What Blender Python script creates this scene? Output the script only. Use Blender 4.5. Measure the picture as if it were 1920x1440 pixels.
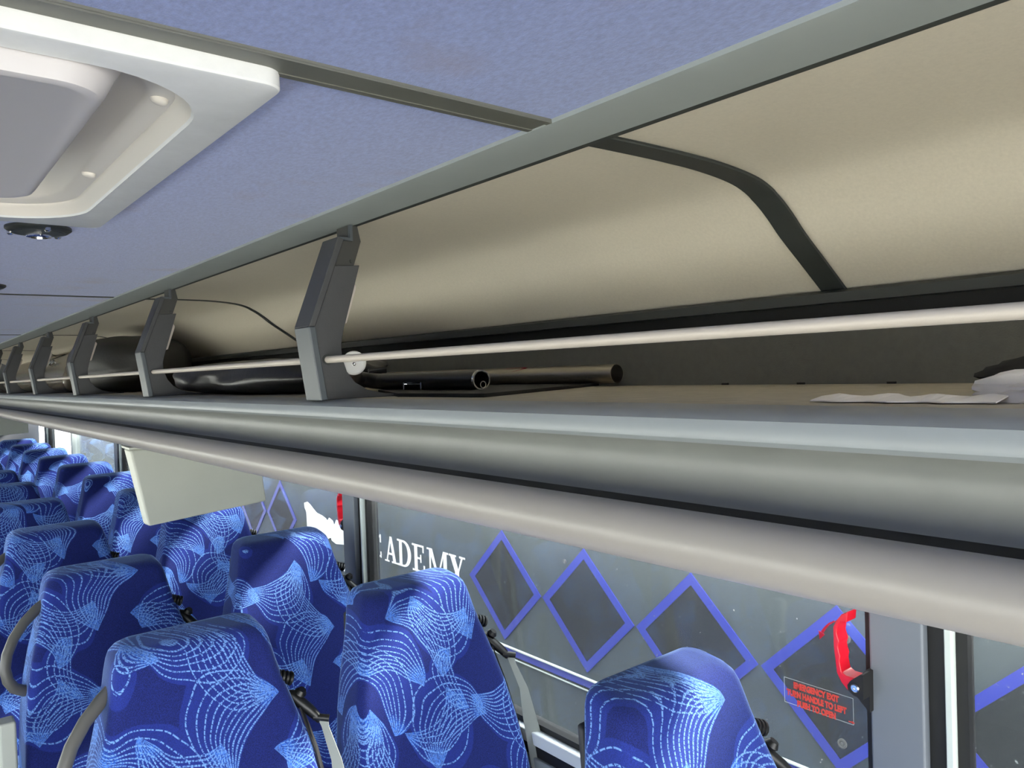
import bpy, bmesh, math, random
from mathutils import Vector, Matrix
random.seed(7)
sc = bpy.context.scene
COL = sc.collection
for o in list(bpy.data.objects):
    bpy.data.objects.remove(o)
ZC = 1.72          # camera height above the aisle floor; all coordinates below are metres relative to the camera point

# ------------------------------------------------------------------ camera, sky, exposure
cd = bpy.data.cameras.new('camera'); cam = bpy.data.objects.new('camera', cd); COL.objects.link(cam)
cd.sensor_width = 36.0; cd.lens = 1442 / 1920 * 36; cd.clip_start = 0.01; cd.clip_end = 400
Rm = Matrix(((0.773176, 0.038193, -0.63304), (-0.633281, -0.006977, -0.773891), (-0.033974, 0.999246, 0.018793)))
cam.matrix_world = Matrix.Translation((0, 0, ZC)) @ Rm.to_4x4()
sc.camera = cam
w = bpy.data.worlds.new('overcast'); sc.world = w; w.use_nodes = True
bg = w.node_tree.nodes['Background']; bg.inputs[0].default_value = (0.90, 0.95, 1.0, 1); bg.inputs[1].default_value = 4.0
sun_d = bpy.data.lights.new('sun', 'SUN'); sun_d.energy = 26.0; sun_d.angle = math.radians(12); sun_d.color = (1.0, 0.95, 0.86)
sun = bpy.data.objects.new('sun', sun_d); COL.objects.link(sun); sun.location = (12, -4, 12)
sun.rotation_euler = Vector((-0.80, 0.22, -0.52)).to_track_quat('-Z', 'Y').to_euler()
sc.view_settings.view_transform = 'Standard'; sc.view_settings.look = 'None'
sc.view_settings.gamma = 1.0; sc.view_settings.use_curve_mapping = False
sc.view_settings.exposure = 1.28
sc.cycles.max_bounces = 10; sc.cycles.diffuse_bounces = 6; sc.cycles.transparent_max_bounces = 16
sc.cycles.sample_clamp_indirect = 6.0

# ------------------------------------------------------------------ materials
def lin(c):
    return tuple(((v / 255) / 12.92 if v <= 10 else (((v / 255) + 0.055) / 1.055) ** 2.4) for v in c)
def mat(name, rgb, rough=0.5, metal=0.0, var=0.0, scale=30.0, bump=0.0, bscale=400.0, spec=0.5, sheen=0.0, coat=0.0, stretch=None):
    m = bpy.data.materials.new(name); m.use_nodes = True
    nt = m.node_tree; n = nt.nodes; L = nt.links; b = n['Principled BSDF']
    c = lin(rgb)
    b.inputs['Base Color'].default_value = (*c, 1); b.inputs['Roughness'].default_value = rough
    b.inputs['Metallic'].default_value = metal; b.inputs['Specular IOR Level'].default_value = spec
    b.inputs['Sheen Weight'].default_value = sheen; b.inputs['Coat Weight'].default_value = coat
    if var or bump:
        tc = n.new('ShaderNodeTexCoord'); mp = n.new('ShaderNodeMapping')
        L.new(tc.outputs['Object'], mp.inputs[0])
        if stretch: mp.inputs['Scale'].default_value = stretch
    if var:
        t = n.new('ShaderNodeTexNoise'); t.inputs['Scale'].default_value = scale; t.inputs['Detail'].default_value = 5; t.inputs['Roughness'].default_value = 0.65
        L.new(mp.outputs[0], t.inputs[0])
        r = n.new('ShaderNodeValToRGB')
        r.color_ramp.elements[0].position = 0.3; r.color_ramp.elements[1].position = 0.7
        r.color_ramp.elements[0].color = (*[v * (1 - var) for v in c], 1); r.color_ramp.elements[1].color = (*[min(1, v * (1 + var)) for v in c], 1)
        L.new(t.outputs[0], r.inputs[0]); L.new(r.outputs[0], b.inputs['Base Color'])
    if bump:
        t2 = n.new('ShaderNodeTexNoise'); t2.inputs['Scale'].default_value = bscale; t2.inputs['Detail'].default_value = 3
        L.new(mp.outputs[0], t2.inputs[0])
        bp = n.new('ShaderNodeBump'); bp.inputs['Strength'].default_value = bump; bp.inputs['Distance'].default_value = 0.002
        L.new(t2.outputs[0], bp.inputs['Height']); L.new(bp.outputs[0], b.inputs['Normal'])
    return m

M = {}
M['trim'] = mat('grey_trim_plastic', (150, 157, 155), 0.42, var=0.04, scale=8)
M['trim_dark'] = mat('dark_grey_trim', (52, 56, 54), 0.5)
M['seam'] = mat('olive_grey_trim', (98, 99, 92), 0.4)
M['black'] = mat('black_rubber', (14, 14, 15), 0.6)
M['fascia'] = mat('charcoal_carpet_board', (104, 104, 96), 0.75, var=0.08, scale=60, bump=0.15)
M['rail'] = mat('dark_rail', (44, 47, 44), 0.45)
M['lip'] = mat('blue_grey_plastic', (138, 144, 147), 0.38, var=0.03, scale=6)
M['under'] = mat('grey_underside_plastic', (116, 118, 115), 0.4, var=0.05, scale=10)
M['tube'] = mat('warm_grey_tube_plastic', (148, 144, 140), 0.38, var=0.02, scale=8)
M['shelf'] = mat('beige_shelf_lining', (176, 168, 150), 0.7, var=0.12, scale=40)
M['rod'] = mat('satin_aluminium_rod', (186, 178, 168), 0.5, metal=0.12)
M['bracket'] = mat('slate_plastic', (60, 61, 62), 0.5, var=0.06, scale=40, bump=0.1, bscale=600)
M['bracket_arm'] = mat('dark_slate_metal', (54, 54, 51), 0.5)
M['bracket_trim'] = mat('slate_edge_plastic', (70, 76, 80), 0.42)
M['white'] = mat('white_plastic', (226, 224, 218), 0.4)
M['hatch'] = mat('hatch_white_plastic', (214, 216, 216), 0.38, var=0.05, scale=25)
M['cream'] = mat('cream_plastic', (212, 207, 198), 0.45)
M['lid'] = mat('pale_lid_plastic', (190, 187, 188), 0.45)
M['chrome'] = mat('chrome', (225, 225, 225), 0.12, metal=1)
M['steel'] = mat('worn_steel', (168, 160, 144), 0.33, metal=0.9, var=0.25, scale=14, stretch=(1, 0.25, 1))
M['blackpipe'] = mat('black_gloss_pipe', (20, 20, 22), 0.3)
M['red_mark'] = mat('red_paint', (150, 12, 38), 0.5)
M['leather'] = mat('black_bag_leather', (26, 25, 25), 0.38, bump=0.3, bscale=60)
M['duffel'] = mat('dark_olive_bag', (42, 41, 37), 0.55, bump=0.2, bscale=80)
M['taupe'] = mat('glossy_taupe_cover', (120, 112, 98), 0.16, var=0.15, scale=4)
M['tissue'] = mat('white_tissue', (250, 243, 232), 0.85, bump=0.3, bscale=60)
M['blackcloth'] = mat('black_cloth', (18, 19, 22), 0.9)
M['monitor'] = mat('beige_grey_plastic', (186, 189, 178), 0.42, var=0.02, scale=12)
M['wallgrey'] = mat('grey_wall_trim', (100, 104, 110), 0.5)
M['pillar'] = mat('grey_pillar', (112, 118, 126), 0.5, var=0.03, scale=10)
M['whitestrip'] = mat('pale_aluminium_strip', (205, 214, 208), 0.4)
M['sill'] = mat('white_sill', (226, 230, 230), 0.4)
M['floor'] = mat('dark_floor_vinyl', (70, 72, 76), 0.7, var=0.1)
M['handle'] = mat('grey_handle_plastic', (96, 95, 91), 0.4)
M['guide'] = mat('black_belt_plastic', (20, 20, 19), 0.4)
M['strap'] = mat('grey_belt_webbing', (150, 154, 148), 0.75, bump=0.2, bscale=900)
M['strapdark'] = mat('dark_belt_webbing', (34, 34, 36), 0.8)
M['shell'] = mat('dark_seat_shell', (40, 42, 48), 0.6)
M['red'] = mat('red_handle_plastic', (214, 22, 44), 0.3)
M['redprint'] = mat('red_sticker_print', (232, 74, 60), 0.6)
M['lines'] = mat('clear_sticker_edge', (176, 182, 182), 0.5)
M['asphalt'] = mat('pale_concrete', (188, 186, 180), 0.9, var=0.1, scale=3)
M['busbody'] = mat('dusty_charcoal_paint', (68, 76, 79), 0.6, spec=0.2, var=0.10, scale=1.6, stretch=(1, 2.5, 0.4))
M['busdark'] = mat('black_diamond_paint', (33, 37, 40), 0.6, spec=0.2, var=0.12, scale=2)
M['busblue'] = mat('blue_stripe_paint', (46, 58, 165), 0.45)
M['buswhite'] = mat('white_lettering', (250, 250, 250), 0.5)
M['busglass'] = mat('dark_coach_glass', (12, 14, 16), 0.1)
M['buspale'] = mat('pale_grey_panel', (92, 98, 97), 0.8, spec=0.05, var=0.25, scale=3, stretch=(1, 3, 0.15))

def ceiling_carpet():
    m = mat('lavender_blue_ceiling_carpet', (124, 139, 190), 0.95, var=0.16, scale=240, bump=0.35, bscale=700, sheen=0.25, stretch=(1, 0.55, 1))
    nt = m.node_tree; n = nt.nodes; L = nt.links; b = n['Principled BSDF']
    src = b.inputs['Base Color'].links[0].from_socket
    tc = n.new('ShaderNodeTexCoord')
    # brown water stains creeping along the panel's outer edge
    t = n.new('ShaderNodeTexNoise'); t.inputs['Scale'].default_value = 7; t.inputs['Detail'].default_value = 6
    L.new(tc.outputs['Object'], t.inputs[0])
    r = n.new('ShaderNodeValToRGB'); r.color_ramp.elements[0].position = 0.58; r.color_ramp.elements[1].position = 0.78
    r.color_ramp.elements[0].color = (0, 0, 0, 1); r.color_ramp.elements[1].color = (0.45, 0.45, 0.45, 1)
    L.new(t.outputs[0], r.inputs[0])
    mx = n.new('ShaderNodeMix'); mx.data_type = 'RGBA'
    L.new(r.outputs[0], mx.inputs['Factor']); L.new(src, mx.inputs['A']); mx.inputs['B'].default_value = (*lin((128, 112, 120)), 1)
    L.new(mx.outputs['Result'], b.inputs['Base Color'])
    return m
M['carpet'] = ceiling_carpet()

def rack_lining():
    m = mat('warm_beige_laminate', (214, 206, 189), 0.42, var=0.05, scale=220, spec=0.4)
    return m
M['lining'] = rack_lining()

def glass(name, dust=0.03):
    m = bpy.data.materials.new(name); m.use_nodes = True
    nt = m.node_tree; n = nt.nodes; L = nt.links
    n.remove(n['Principled BSDF']); out = n['Material Output']
    tr = n.new('ShaderNodeBsdfTransparent'); tr.inputs[0].default_value = (0.93, 0.95, 0.945, 1)
    gl = n.new('ShaderNodeBsdfGlossy'); gl.inputs['Roughness'].default_value = 0.015
    # thin-pane reflectance, the same from both sides: 0.04 + 0.96 (1 - |N.I|)^5
    ge = n.new('ShaderNodeNewGeometry'); dt = n.new('ShaderNodeVectorMath'); dt.operation = 'DOT_PRODUCT'
    L.new(ge.outputs['Normal'], dt.inputs[0]); L.new(ge.outputs['Incoming'], dt.inputs[1])
    def mth(op, a, b=0.0):
        x = n.new('ShaderNodeMath'); x.operation = op
        for i, v in enumerate((a, b)):
            if isinstance(v, float): x.inputs[i].default_value = v
            else: L.new(v, x.inputs[i])
        return x
    fr = mth('MULTIPLY_ADD', mth('POWER', mth('SUBTRACT', 1.0, mth('ABSOLUTE', dt.outputs['Value']).outputs[0]).outputs[0], 5.0).outputs[0], 0.96); fr.inputs[2].default_value = 0.04
    m1 = n.new('ShaderNodeMixShader'); L.new(fr.outputs[0], m1.inputs[0]); L.new(tr.outputs[0], m1.inputs[1]); L.new(gl.outputs[0], m1.inputs[2])
    df = n.new('ShaderNodeBsdfDiffuse'); df.inputs[0].default_value = (0.75, 0.78, 0.78, 1)
    tl = n.new('ShaderNodeBsdfTranslucent'); tl.inputs[0].default_value = (0.75, 0.78, 0.78, 1)
    ad = n.new('ShaderNodeMixShader'); ad.inputs[0].default_value = 0.5; L.new(df.outputs[0], ad.inputs[1]); L.new(tl.outputs[0], ad.inputs[2])
    tc = n.new('ShaderNodeTexCoord')
    t = n.new('ShaderNodeTexNoise'); t.inputs['Scale'].default_value = 130; t.inputs['Detail'].default_value = 2
    L.new(tc.outputs['Object'], t.inputs[0])
    r = n.new('ShaderNodeValToRGB'); r.color_ramp.elements[0].position = 0.70; r.color_ramp.elements[1].position = 0.80
    r.color_ramp.elements[0].color = (dust,) * 3 + (1,); r.color_ramp.elements[1].color = (0.45, 0.45, 0.45, 1)
    L.new(t.outputs[0], r.inputs[0])
    m2 = n.new('ShaderNodeMixShader'); L.new(r.outputs[0], m2.inputs[0]); L.new(m1.outputs[0], m2.inputs[1]); L.new(ad.outputs[0], m2.inputs[2])
    L.new(m2.outputs[0], out.inputs[0])
    return m
M['pane'] = glass('dusty_window_glass')

def fabric():
    m = bpy.data.materials.new('blue_swirl_moquette'); m.use_nodes = True
    nt = m.node_tree; n = nt.nodes; L = nt.links; b = n['Principled BSDF']
    b.inputs['Roughness'].default_value = 0.9; b.inputs['Specular IOR Level'].default_value = 0.15
    b.inputs['Sheen Weight'].default_value = 1.0; b.inputs['Sheen Roughness'].default_value = 0.35; b.inputs['Sheen Tint'].default_value = (0.38, 0.58, 1, 1)
    tc = n.new('ShaderNodeTexCoord'); oi = n.new('ShaderNodeObjectInfo')
    def math_(op, a, bb=None, c=None):
        x = n.new('ShaderNodeMath'); x.operation = op
        for i, v in enumerate((a, bb, c)):
            if v is None: continue
            if isinstance(v, (int, float)): x.inputs[i].default_value = v
            else: L.new(v, x.inputs[i])
        return x.outputs[0]
    def vmath(op, a, bb):
        x = n.new('ShaderNodeVectorMath'); x.operation = op
        for i, v in enumerate((a, bb)):
            if isinstance(v, tuple): x.inputs[i].default_value = v
            elif isinstance(v, (int, float)): x.inputs['Scale'].default_value = v
            else: L.new(v, x.inputs[i])
        return x.outputs[0]
    def noise(vec, s, d=2.0):
        x = n.new('ShaderNodeTexNoise'); x.inputs['Scale'].default_value = s; x.inputs['Detail'].default_value = d
        L.new(vec, x.inputs[0]); return x
    def step(v, lo, hi):
        x = n.new('ShaderNodeMapRange'); x.interpolation_type = 'SMOOTHSTEP'
        L.new(v, x.inputs[0]); x.inputs[1].default_value = lo; x.inputs[2].default_value = hi; return x.outputs[0]
    sp = n.new('ShaderNodeSeparateXYZ'); L.new(tc.outputs['Object'], sp.inputs[0])
    P = tc.outputs['Object']
    # cloth coordinates: across and up the back, wrapping round the sides
    wob = noise(P, 9.0, 1.0)
    wsep = n.new('ShaderNodeSeparateColor'); L.new(wob.outputs['Color'], wsep.inputs[0])
    u = math_('ADD', math_('ADD', math_('MULTIPLY_ADD', sp.outputs[1], 0.8, sp.outputs[0]), math_('MULTIPLY', oi.outputs['Random'], 0.37)), math_('MULTIPLY', wsep.outputs[0], 0.035))
    v = math_('ADD', math_('ADD', math_('MULTIPLY_ADD', sp.outputs[1], -0.35, sp.outputs[2]), math_('MULTIPLY', math_('FRACT', math_('MULTIPLY', oi.outputs['Random'], 7.3)), 0.33)), math_('MULTIPLY', wsep.outputs[1], 0.035))
    W_, H_ = 0.40, 0.36
    def motif(cx, cy, deg, a, s0, s1, cnt, dk):
        """a fan of dashed arcs that all run through the two pinch points (-a,0) and (a,0)"""
        dx = math_('WRAP', math_('SUBTRACT', u, cx), W_ / 2, -W_ / 2); dy = math_('WRAP', math_('SUBTRACT', v, cy), H_ / 2, -H_ / 2)
        c_, s_ = math.cos(math.radians(deg)), math.sin(math.radians(deg))
        x = math_('ADD', math_('MULTIPLY', dx, c_), math_('MULTIPLY', dy, s_)); y = math_('SUBTRACT', math_('MULTIPLY', dy, c_), math_('MULTIPLY', dx, s_))
        x2y2 = math_('ADD', math_('MULTIPLY', x, x), math_('MULTIPLY', y, y))
        sg = math_('ARCTAN2', math_('MULTIPLY', y, 2 * a), math_('SUBTRACT', x2y2, a * a))
        k2 = math_('ADD', x2y2, a * a); tx = math_('MULTIPLY', x, 2 * a)
        ra = math_('MAXIMUM', math_('ADD', k2, tx), 1e-7); rb = math_('MAXIMUM', math_('SUBTRACT', k2, tx), 1e-7)
        tau = math_('LOGARITHM', math_('DIVIDE', ra, rb), math.e)
        inside = math_('MULTIPLY', step(sg, s0 - 0.02, s0), step(sg, s1, s1 - 0.02))
        ph = math_('MULTIPLY', math_('SUBTRACT', sg, s0), cnt / (s1 - s0)); fl = math_('FLOOR', ph)
        fr = math_('ABSOLUTE', math_('SUBTRACT', math_('SUBTRACT', ph, fl), 0.5))
        # constant thread width: the bipolar map stretches by 2a / |z^2 - a^2|
        hw_ = math_('MINIMUM', math_('DIVIDE', 0.0017 * cnt / (s1 - s0) * 2 * a, math_('SQRT', math_('MULTIPLY', ra, rb))), 0.34)
        line = step(math_('DIVIDE', fr, hw_), 1.0, 0.45)
        df = math_('ABSOLUTE', math_('SUBTRACT', math_('FRACT', math_('ADD', math_('MULTIPLY', tau, dk), math_('MULTIPLY', fl, 0.381))), 0.5))
        dsh = step(df, 0.46, 0.36)
        near = math_('MINIMUM', ra, rb)
        pinch = math_('MULTIPLY', step(near, 0.0020, 0.0002), inside)
        return math_('MULTIPLY', math_('MULTIPLY', line, dsh), inside), inside, pinch
    ms = [motif(*q) for q in (
        (.08, .06, 20, .085, 1.10, 2.75, 12, 5.0), (.22, .15, 195, .085, 1.15, 2.8, 11, 5.0), (.32, .07, 100, .075, 1.05, 2.6, 11, 4.6),
        (.05, .25, -60, .080, 1.10, 2.7, 10, 4.6), (.27, .29, 40, .090, 1.20, 2.9, 11, 5.0), (.15, .32, 160, .065, 1.0, 2.5, 9, 4.0),
        (.37, .20, -20, .070, 1.1, 2.7, 9, 4.0), (.13, .17, 80, .060, 1.4, 2.9, 6, 3.4), (.31, .19, -75, .075, 1.15, 2.7, 7, 4.2), (.02, .14, 200, .070, 1.05, 2.4, 6, 4.0))]
    def fold(op, xs):
        r = xs[0]
        for x in xs[1:]: r = math_(op, r, x)
        return r
    lines = fold('MAXIMUM', [q[0] for q in ms]); fill = fold('MAXIMUM', [q[1] for q in ms]); pin = fold('MAXIMUM', [q[2] for q in ms])
    rough_ = noise(P, 320, 2.0).outputs['Fac']
    lines = math_('MULTIPLY', lines, step(rough_, 0.34, 0.50))
    speck = step(noise(P, 240, 2.0).outputs['Fac'], 0.42, 0.58)
    glow = math_('MULTIPLY', pin, math_('ADD', math_('MULTIPLY', speck, 0.7), 0.25))
    base = n.new('ShaderNodeMix'); base.data_type = 'RGBA'
    L.new(math_('ADD', math_('MULTIPLY', fill, 0.45), math_('MULTIPLY', step(noise(P, 700, 2.0).outputs['Fac'], 0.35, 0.65), 0.5)), base.inputs['Factor'])
    base.inputs['A'].default_value = (*lin((29, 35, 86)), 1); base.inputs['B'].default_value = (*lin((42, 58, 146)), 1)
    c1 = n.new('ShaderNodeMix'); c1.data_type = 'RGBA'; L.new(glow, c1.inputs['Factor']); L.new(base.outputs['Result'], c1.inputs['A']); c1.inputs['B'].default_value = (*lin((60, 112, 214)), 1)
    c2 = n.new('ShaderNodeMix'); c2.data_type = 'RGBA'; L.new(lines, c2.inputs['Factor']); L.new(c1.outputs['Result'], c2.inputs['A']); c2.inputs['B'].default_value = (*lin((118, 162, 230)), 1)
    L.new(c2.outputs['Result'], b.inputs['Base Color'])
    bp = n.new('ShaderNodeBump'); bp.inputs['Strength'].default_value = 0.35; bp.inputs['Distance'].default_value = 0.002
    L.new(math_('ADD', lines, math_('MULTIPLY', noise(P, 700, 1).outputs['Fac'], 0.6)), bp.inputs['Height']); L.new(bp.outputs[0], b.inputs['Normal'])
    return m
M['fabric'] = fabric()

# ------------------------------------------------------------------ mesh helpers
class MB:
    def __init__(s): s.v = []; s.f = []
    def add(s, vs, fs):
        k = len(s.v); s.v += [tuple(p) for p in vs]; s.f += [tuple(i + k for i in f) for f in fs]; return s
    def box(s, x0, x1, y0, y1, z0, z1):
        return s.add([(x0, y0, z0), (x1, y0, z0), (x1, y1, z0), (x0, y1, z0), (x0, y0, z1), (x1, y0, z1), (x1, y1, z1), (x0, y1, z1)],
                     [(0, 3, 2, 1), (4, 5, 6, 7), (0, 1, 5, 4), (1, 2, 6, 5), (2, 3, 7, 6), (3, 0, 4, 7)])
    def hexa(s, p):  # 8 corners: bottom loop then top loop
        return s.add(p, [(0, 3, 2, 1), (4, 5, 6, 7), (0, 1, 5, 4), (1, 2, 6, 5), (2, 3, 7, 6), (3, 0, 4, 7)])
    def prism(s, poly, a, b, axis='y', cap=True):
        n = len(poly)
        def pt(p, t):
            return (p[0], t, p[1]) if axis == 'y' else ((t, p[0], p[1]) if axis == 'x' else (p[0], p[1], t))
        vs = [pt(p, a) for p in poly] + [pt(p, b) for p in poly]
        fs = [(i, (i + 1) % n, n + (i + 1) % n, n + i) for i in range(n)]
        if cap: fs += [tuple(range(n - 1, -1, -1)), tuple(range(n, 2 * n))]
        return s.add(vs, fs)
    def strip(s, line, a, b, t, axis='y'):  # open profile (x,z) given thickness t along its normal, extruded along y
        up = []; n = len(line)
        for i in range(n):
            p, q = line[max(0, i - 1)], line[min(n - 1, i + 1)]
            d = Vector((q[0] - p[0], q[1] - p[1])).normalized(); up.append((line[i][0] - d.y * t, line[i][1] + d.x * t))
        return s.prism(list(line) + up[::-1], a, b, axis)
    def tube(s, path, r, seg=12, cap=True, flat=1.0):
        path = [Vector(p) for p in path]; n = len(path); rings = []; a = None
        for i, p in enumerate(path):
            d = (path[min(n - 1, i + 1)] - path[max(0, i - 1)]).normalized()
            if a is None:
                a = d.cross(Vector((0.13, 0.21, 0.97)))
                if a.length < 1e-3: a = d.cross(Vector((1, 0, 0)))
            else: a = a - d * a.dot(d)
            a.normalize(); c = d.cross(a).normalized()
            rr = r[i] if isinstance(r, (list, tuple)) else r
            rings.append([p + a * math.cos(2 * math.pi * k / seg) * rr + c * math.sin(2 * math.pi * k / seg) * rr * flat for k in range(seg)])
        vs = [q for R_ in rings for q in R_]
        fs = [(i * seg + k, i * seg + (k + 1) % seg, (i + 1) * seg + (k + 1) % seg, (i + 1) * seg + k) for i in range(n - 1) for k in range(seg)]
        if cap: fs += [tuple(range(seg - 1, -1, -1)), tuple((n - 1) * seg + k for k in range(seg))]
        return s.add(vs, fs)
    def pipe(s, p0, p1, r, t, seg=24):   # hollow open pipe
        p0, p1 = Vector(p0), Vector(p1); d = (p1 - p0).normalized(); a = d.cross(Vector((0, 0, 1))).normalized(); c = d.cross(a)
        def ring(p, rr): return [p + a * math.cos(2 * math.pi * k / seg) * rr + c * math.sin(2 * math.pi * k / seg) * rr for k in range(seg)]
        vs = ring(p0, r) + ring(p1, r) + ring(p1, r - t) + ring(p0, r - t)
        return s.add(vs, [(j * seg + k, j * seg + (k + 1) % seg, ((j + 1) % 4) * seg + (k + 1) % seg, ((j + 1) % 4) * seg + k) for j in range(4) for k in range(seg)])
    def lathe(s, prof, c, axis, seg=28):  # prof: (radius, along)
        ax = Vector(axis).normalized(); a = ax.cross(Vector((0.3, 0.9, 0.1))).normalized(); b = ax.cross(a); c = Vector(c)
        vs = [c + ax * h + (a * math.cos(2 * math.pi * k / seg) + b * math.sin(2 * math.pi * k / seg)) * r for r, h in prof for k in range(seg)]
        n = len(prof)
        fs = [(i * seg + k, i * seg + (k + 1) % seg, (i + 1) * seg + (k + 1) % seg, (i + 1) * seg + k) for i in range(n - 1) for k in range(seg)]
        fs += [tuple(range(seg)), tuple((n - 1) * seg + k for k in range(seg))]
        return s.add(vs, fs)
    def loft(s, loops, cap=True):
        m = len(loops[0]); n = len(loops)
        vs = [p for l in loops for p in l]
        fs = [(i * m + k, i * m + (k + 1) % m, (i + 1) * m + (k + 1) % m, (i + 1) * m + k) for i in range(n - 1) for k in range(m)]
        if cap: fs += [tuple(range(m - 1, -1, -1)), tuple((n - 1) * m + k for k in range(m))]
        return s.add(vs, fs)

BASE = {}
def tag(o, label=None, cat=None, group=None, kind=None):
    if label: o['label'] = label
    if cat: o['category'] = cat
    if group: o['group'] = group
    if kind: o['kind'] = kind
    return o
def thing(name, loc, label, cat, group=None):
    o = bpy.data.objects.new(name, None); o.empty_display_size = 0.05; COL.objects.link(o)
    o.location = (loc[0], loc[1], loc[2] + ZC); BASE[o.name] = Vector(loc)
    return tag(o, label, cat, group)
def mk(name, mb, m, parent=None, bevel=0.0, smooth=None, subsurf=0, label=None, kind=None, local=False, recalc=True):
    me = bpy.data.meshes.new(name)
    vs = [Vector(p) for p in mb.v]
    if parent is not None:
        off = Vector((0, 0, 0)) if local else BASE[parent.name]
        loc = None
    else:
        lo = Vector([min(p[i] for p in vs) for i in range(3)]); hi = Vector([max(p[i] for p in vs) for i in range(3)])
        off = Vector(((lo.x + hi.x) / 2, (lo.y + hi.y) / 2, lo.z))
    me.from_pydata([p - off for p in vs], [], mb.f)
    if recalc:
        bm = bmesh.new(); bm.from_mesh(me); bmesh.ops.recalc_face_normals(bm, faces=bm.faces); bm.to_mesh(me); bm.free()
    o = bpy.data.objects.new(name, me); COL.objects.link(o)
    me.materials.append(M[m] if isinstance(m, str) else m)
    if parent is not None:
        o.parent = parent; BASE[o.name] = Vector((0, 0, 0)) if local else off
    else:
        o.location = (off.x, off.y, off.z + ZC); BASE[o.name] = off
    if smooth is not None or subsurf:
        me.polygons.foreach_set('use_smooth', [True] * len(me.polygons))
        if not subsurf: me.set_sharp_from_angle(angle=math.radians(smooth))
    if bevel:
        bv = o.modifiers.new('bevel', 'BEVEL'); bv.width = bevel; bv.segments = 3; bv.limit_method = 'ANGLE'; bv.angle_limit = math.radians(35)
        if smooth is None:
            me.polygons.foreach_set('use_smooth', [True] * len(me.polygons)); bv.harden_normals = True
    if subsurf:
        ss = o.modifiers.new('subsurf', 'SUBSURF'); ss.levels = subsurf; ss.render_levels = subsurf
    if label: o['label'] = label
    if kind: o['kind'] = kind
    return o
def kids(o): return [c for c in bpy.data.objects if c.parent == o]
def copy_tree(o, parent=None):
    c = o.copy(); COL.objects.link(c); BASE[c.name] = BASE[o.name].copy()
    if parent is not None: c.parent = parent
    for ch in kids(o): copy_tree(ch, c)
    return c
def move(o, x, y, z): o.location = (x, y, z + ZC); BASE[o.name] = Vector((x, y, z))
def rrect(hw, hd, r, n=5, p=None):
    out = []
    for cx, cy, a0 in ((hw - r, hd - r, 0), (-hw + r, hd - r, 90), (-hw + r, -hd + r, 180), (hw - r, -hd + r, 270)):
        for k in range(n + 1):
            a = math.radians(a0 + 90 * k / n); out.append((cx + r * math.cos(a), cy + r * math.sin(a)))
    return out

Y0, Y1 = -1.65, 9.3           # front and rear ends of the cabin
XC = -0.05                   # cabin centre line
def mx(x): return 2 * XC - x

# ------------------------------------------------------------------ the setting: shell
mk('ground', MB().box(-40, 40, -40, 60, -3.1, -3.0), 'asphalt', kind='structure')
mk('floor', MB().box(mx(1.24), 1.24, Y0, Y1, -1.78, -1.72), 'floor', kind='structure')
mk('platform', MB().box(0.17, 1.19, -1.2, Y1, -1.72, -1.612).box(mx(1.19), mx(0.17), -1.2, Y1, -1.72, -1.612), 'floor', kind='structure')
ceil = mk('ceiling', MB().box(mx(1.26), 1.26, Y0, Y1, 0.34, 0.40), 'wallgrey', kind='structure')
SEAMS = [-1.35, 0.602, 2.52, 4.5, 6.45, 8.4]
edges = [Y0] + SEAMS + [Y1]
for i in range(len(edges) - 1):
    a, b = edges[i] + 0.002, edges[i + 1] - 0.002
    mb = MB()
    if abs(edges[i] - 0.602) < 1e-6:      # the panel with the roof hatch: four pieces round the opening
        mb.box(mx(0.552), -0.35, a, b, 0.2555, 0.268).box(0.245, 0.552, a, b, 0.2555, 0.268)
        mb.box(-0.35, 0.245, 1.30, b, 0.2555, 0.268).box(-0.35, 0.245, a, 0.625, 0.2555, 0.268)
    else:
        mb.box(mx(0.552), 0.552, a, b, 0.2555, 0.268)
    mk('panel', mb, 'carpet', ceil)
for i, y in enumerate(SEAMS):
    if i <= 1:
        mb = MB().box(mx(0.5415), 0.5415, y - 0.019, y + 0.019, 0.2528, 0.2556).box(mx(0.5415), 0.5415, y - 0.019, y - 0.011, 0.2512, 0.2530).box(mx(0.5415), 0.5415, y + 0.012, y + 0.019, 0.2518, 0.2530)
    else:
        mb = MB().box(mx(0.5415), 0.5415, y - 0.010, y + 0.010, 0.2535, 0.2556)
    mk('trim_%d' % (i + 1), mb, 'seam' if i <= 1 else 'trim_dark', kind='structure')
# long edge trim between ceiling and rack (both sides)
TR = [(0.5405, 0.2585), (0.5415, 0.2512), (0.546, 0.2500), (0.60, 0.2485), (0.614, 0.2475), (0.619, 0.2510), (0.619, 0.2600), (0.56, 0.2640)]
t7 = mk('trim_7', MB().prism(TR, Y0, Y1), 'trim', kind='structure', smooth=30)
mk('trim_edge', MB().prism([(0.6138, 0.2474), (0.6202, 0.2462), (0.6208, 0.2520), (0.6195, 0.2520)], Y0, Y1), 'trim_dark', t7)
mk('trim_8', MB().prism([(mx(x), z) for x, z in TR], Y0, Y1), 'trim', kind='structure', smooth=30)
# end walls: windscreen opening at the front, closed at the rear
mk('wall_front', MB().box(mx(1.24), 1.24, Y0 - 0.05, Y0, -1.72, -1.40).box(mx(1.24), 1.24, Y0 - 0.05, Y0, 0.22, 0.40).box(mx(1.24), mx(1.20), Y0 - 0.05, Y0, -1.40, 0.22).box(1.20, 1.24, Y0 - 0.05, Y0, -1.40, 0.22), 'wallgrey', kind='structure')
mk('wall_rear', MB().box(mx(1.24), 1.24, Y1, Y1 + 0.05, -1.72, 0.40), 'wallgrey', kind='structure')

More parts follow.
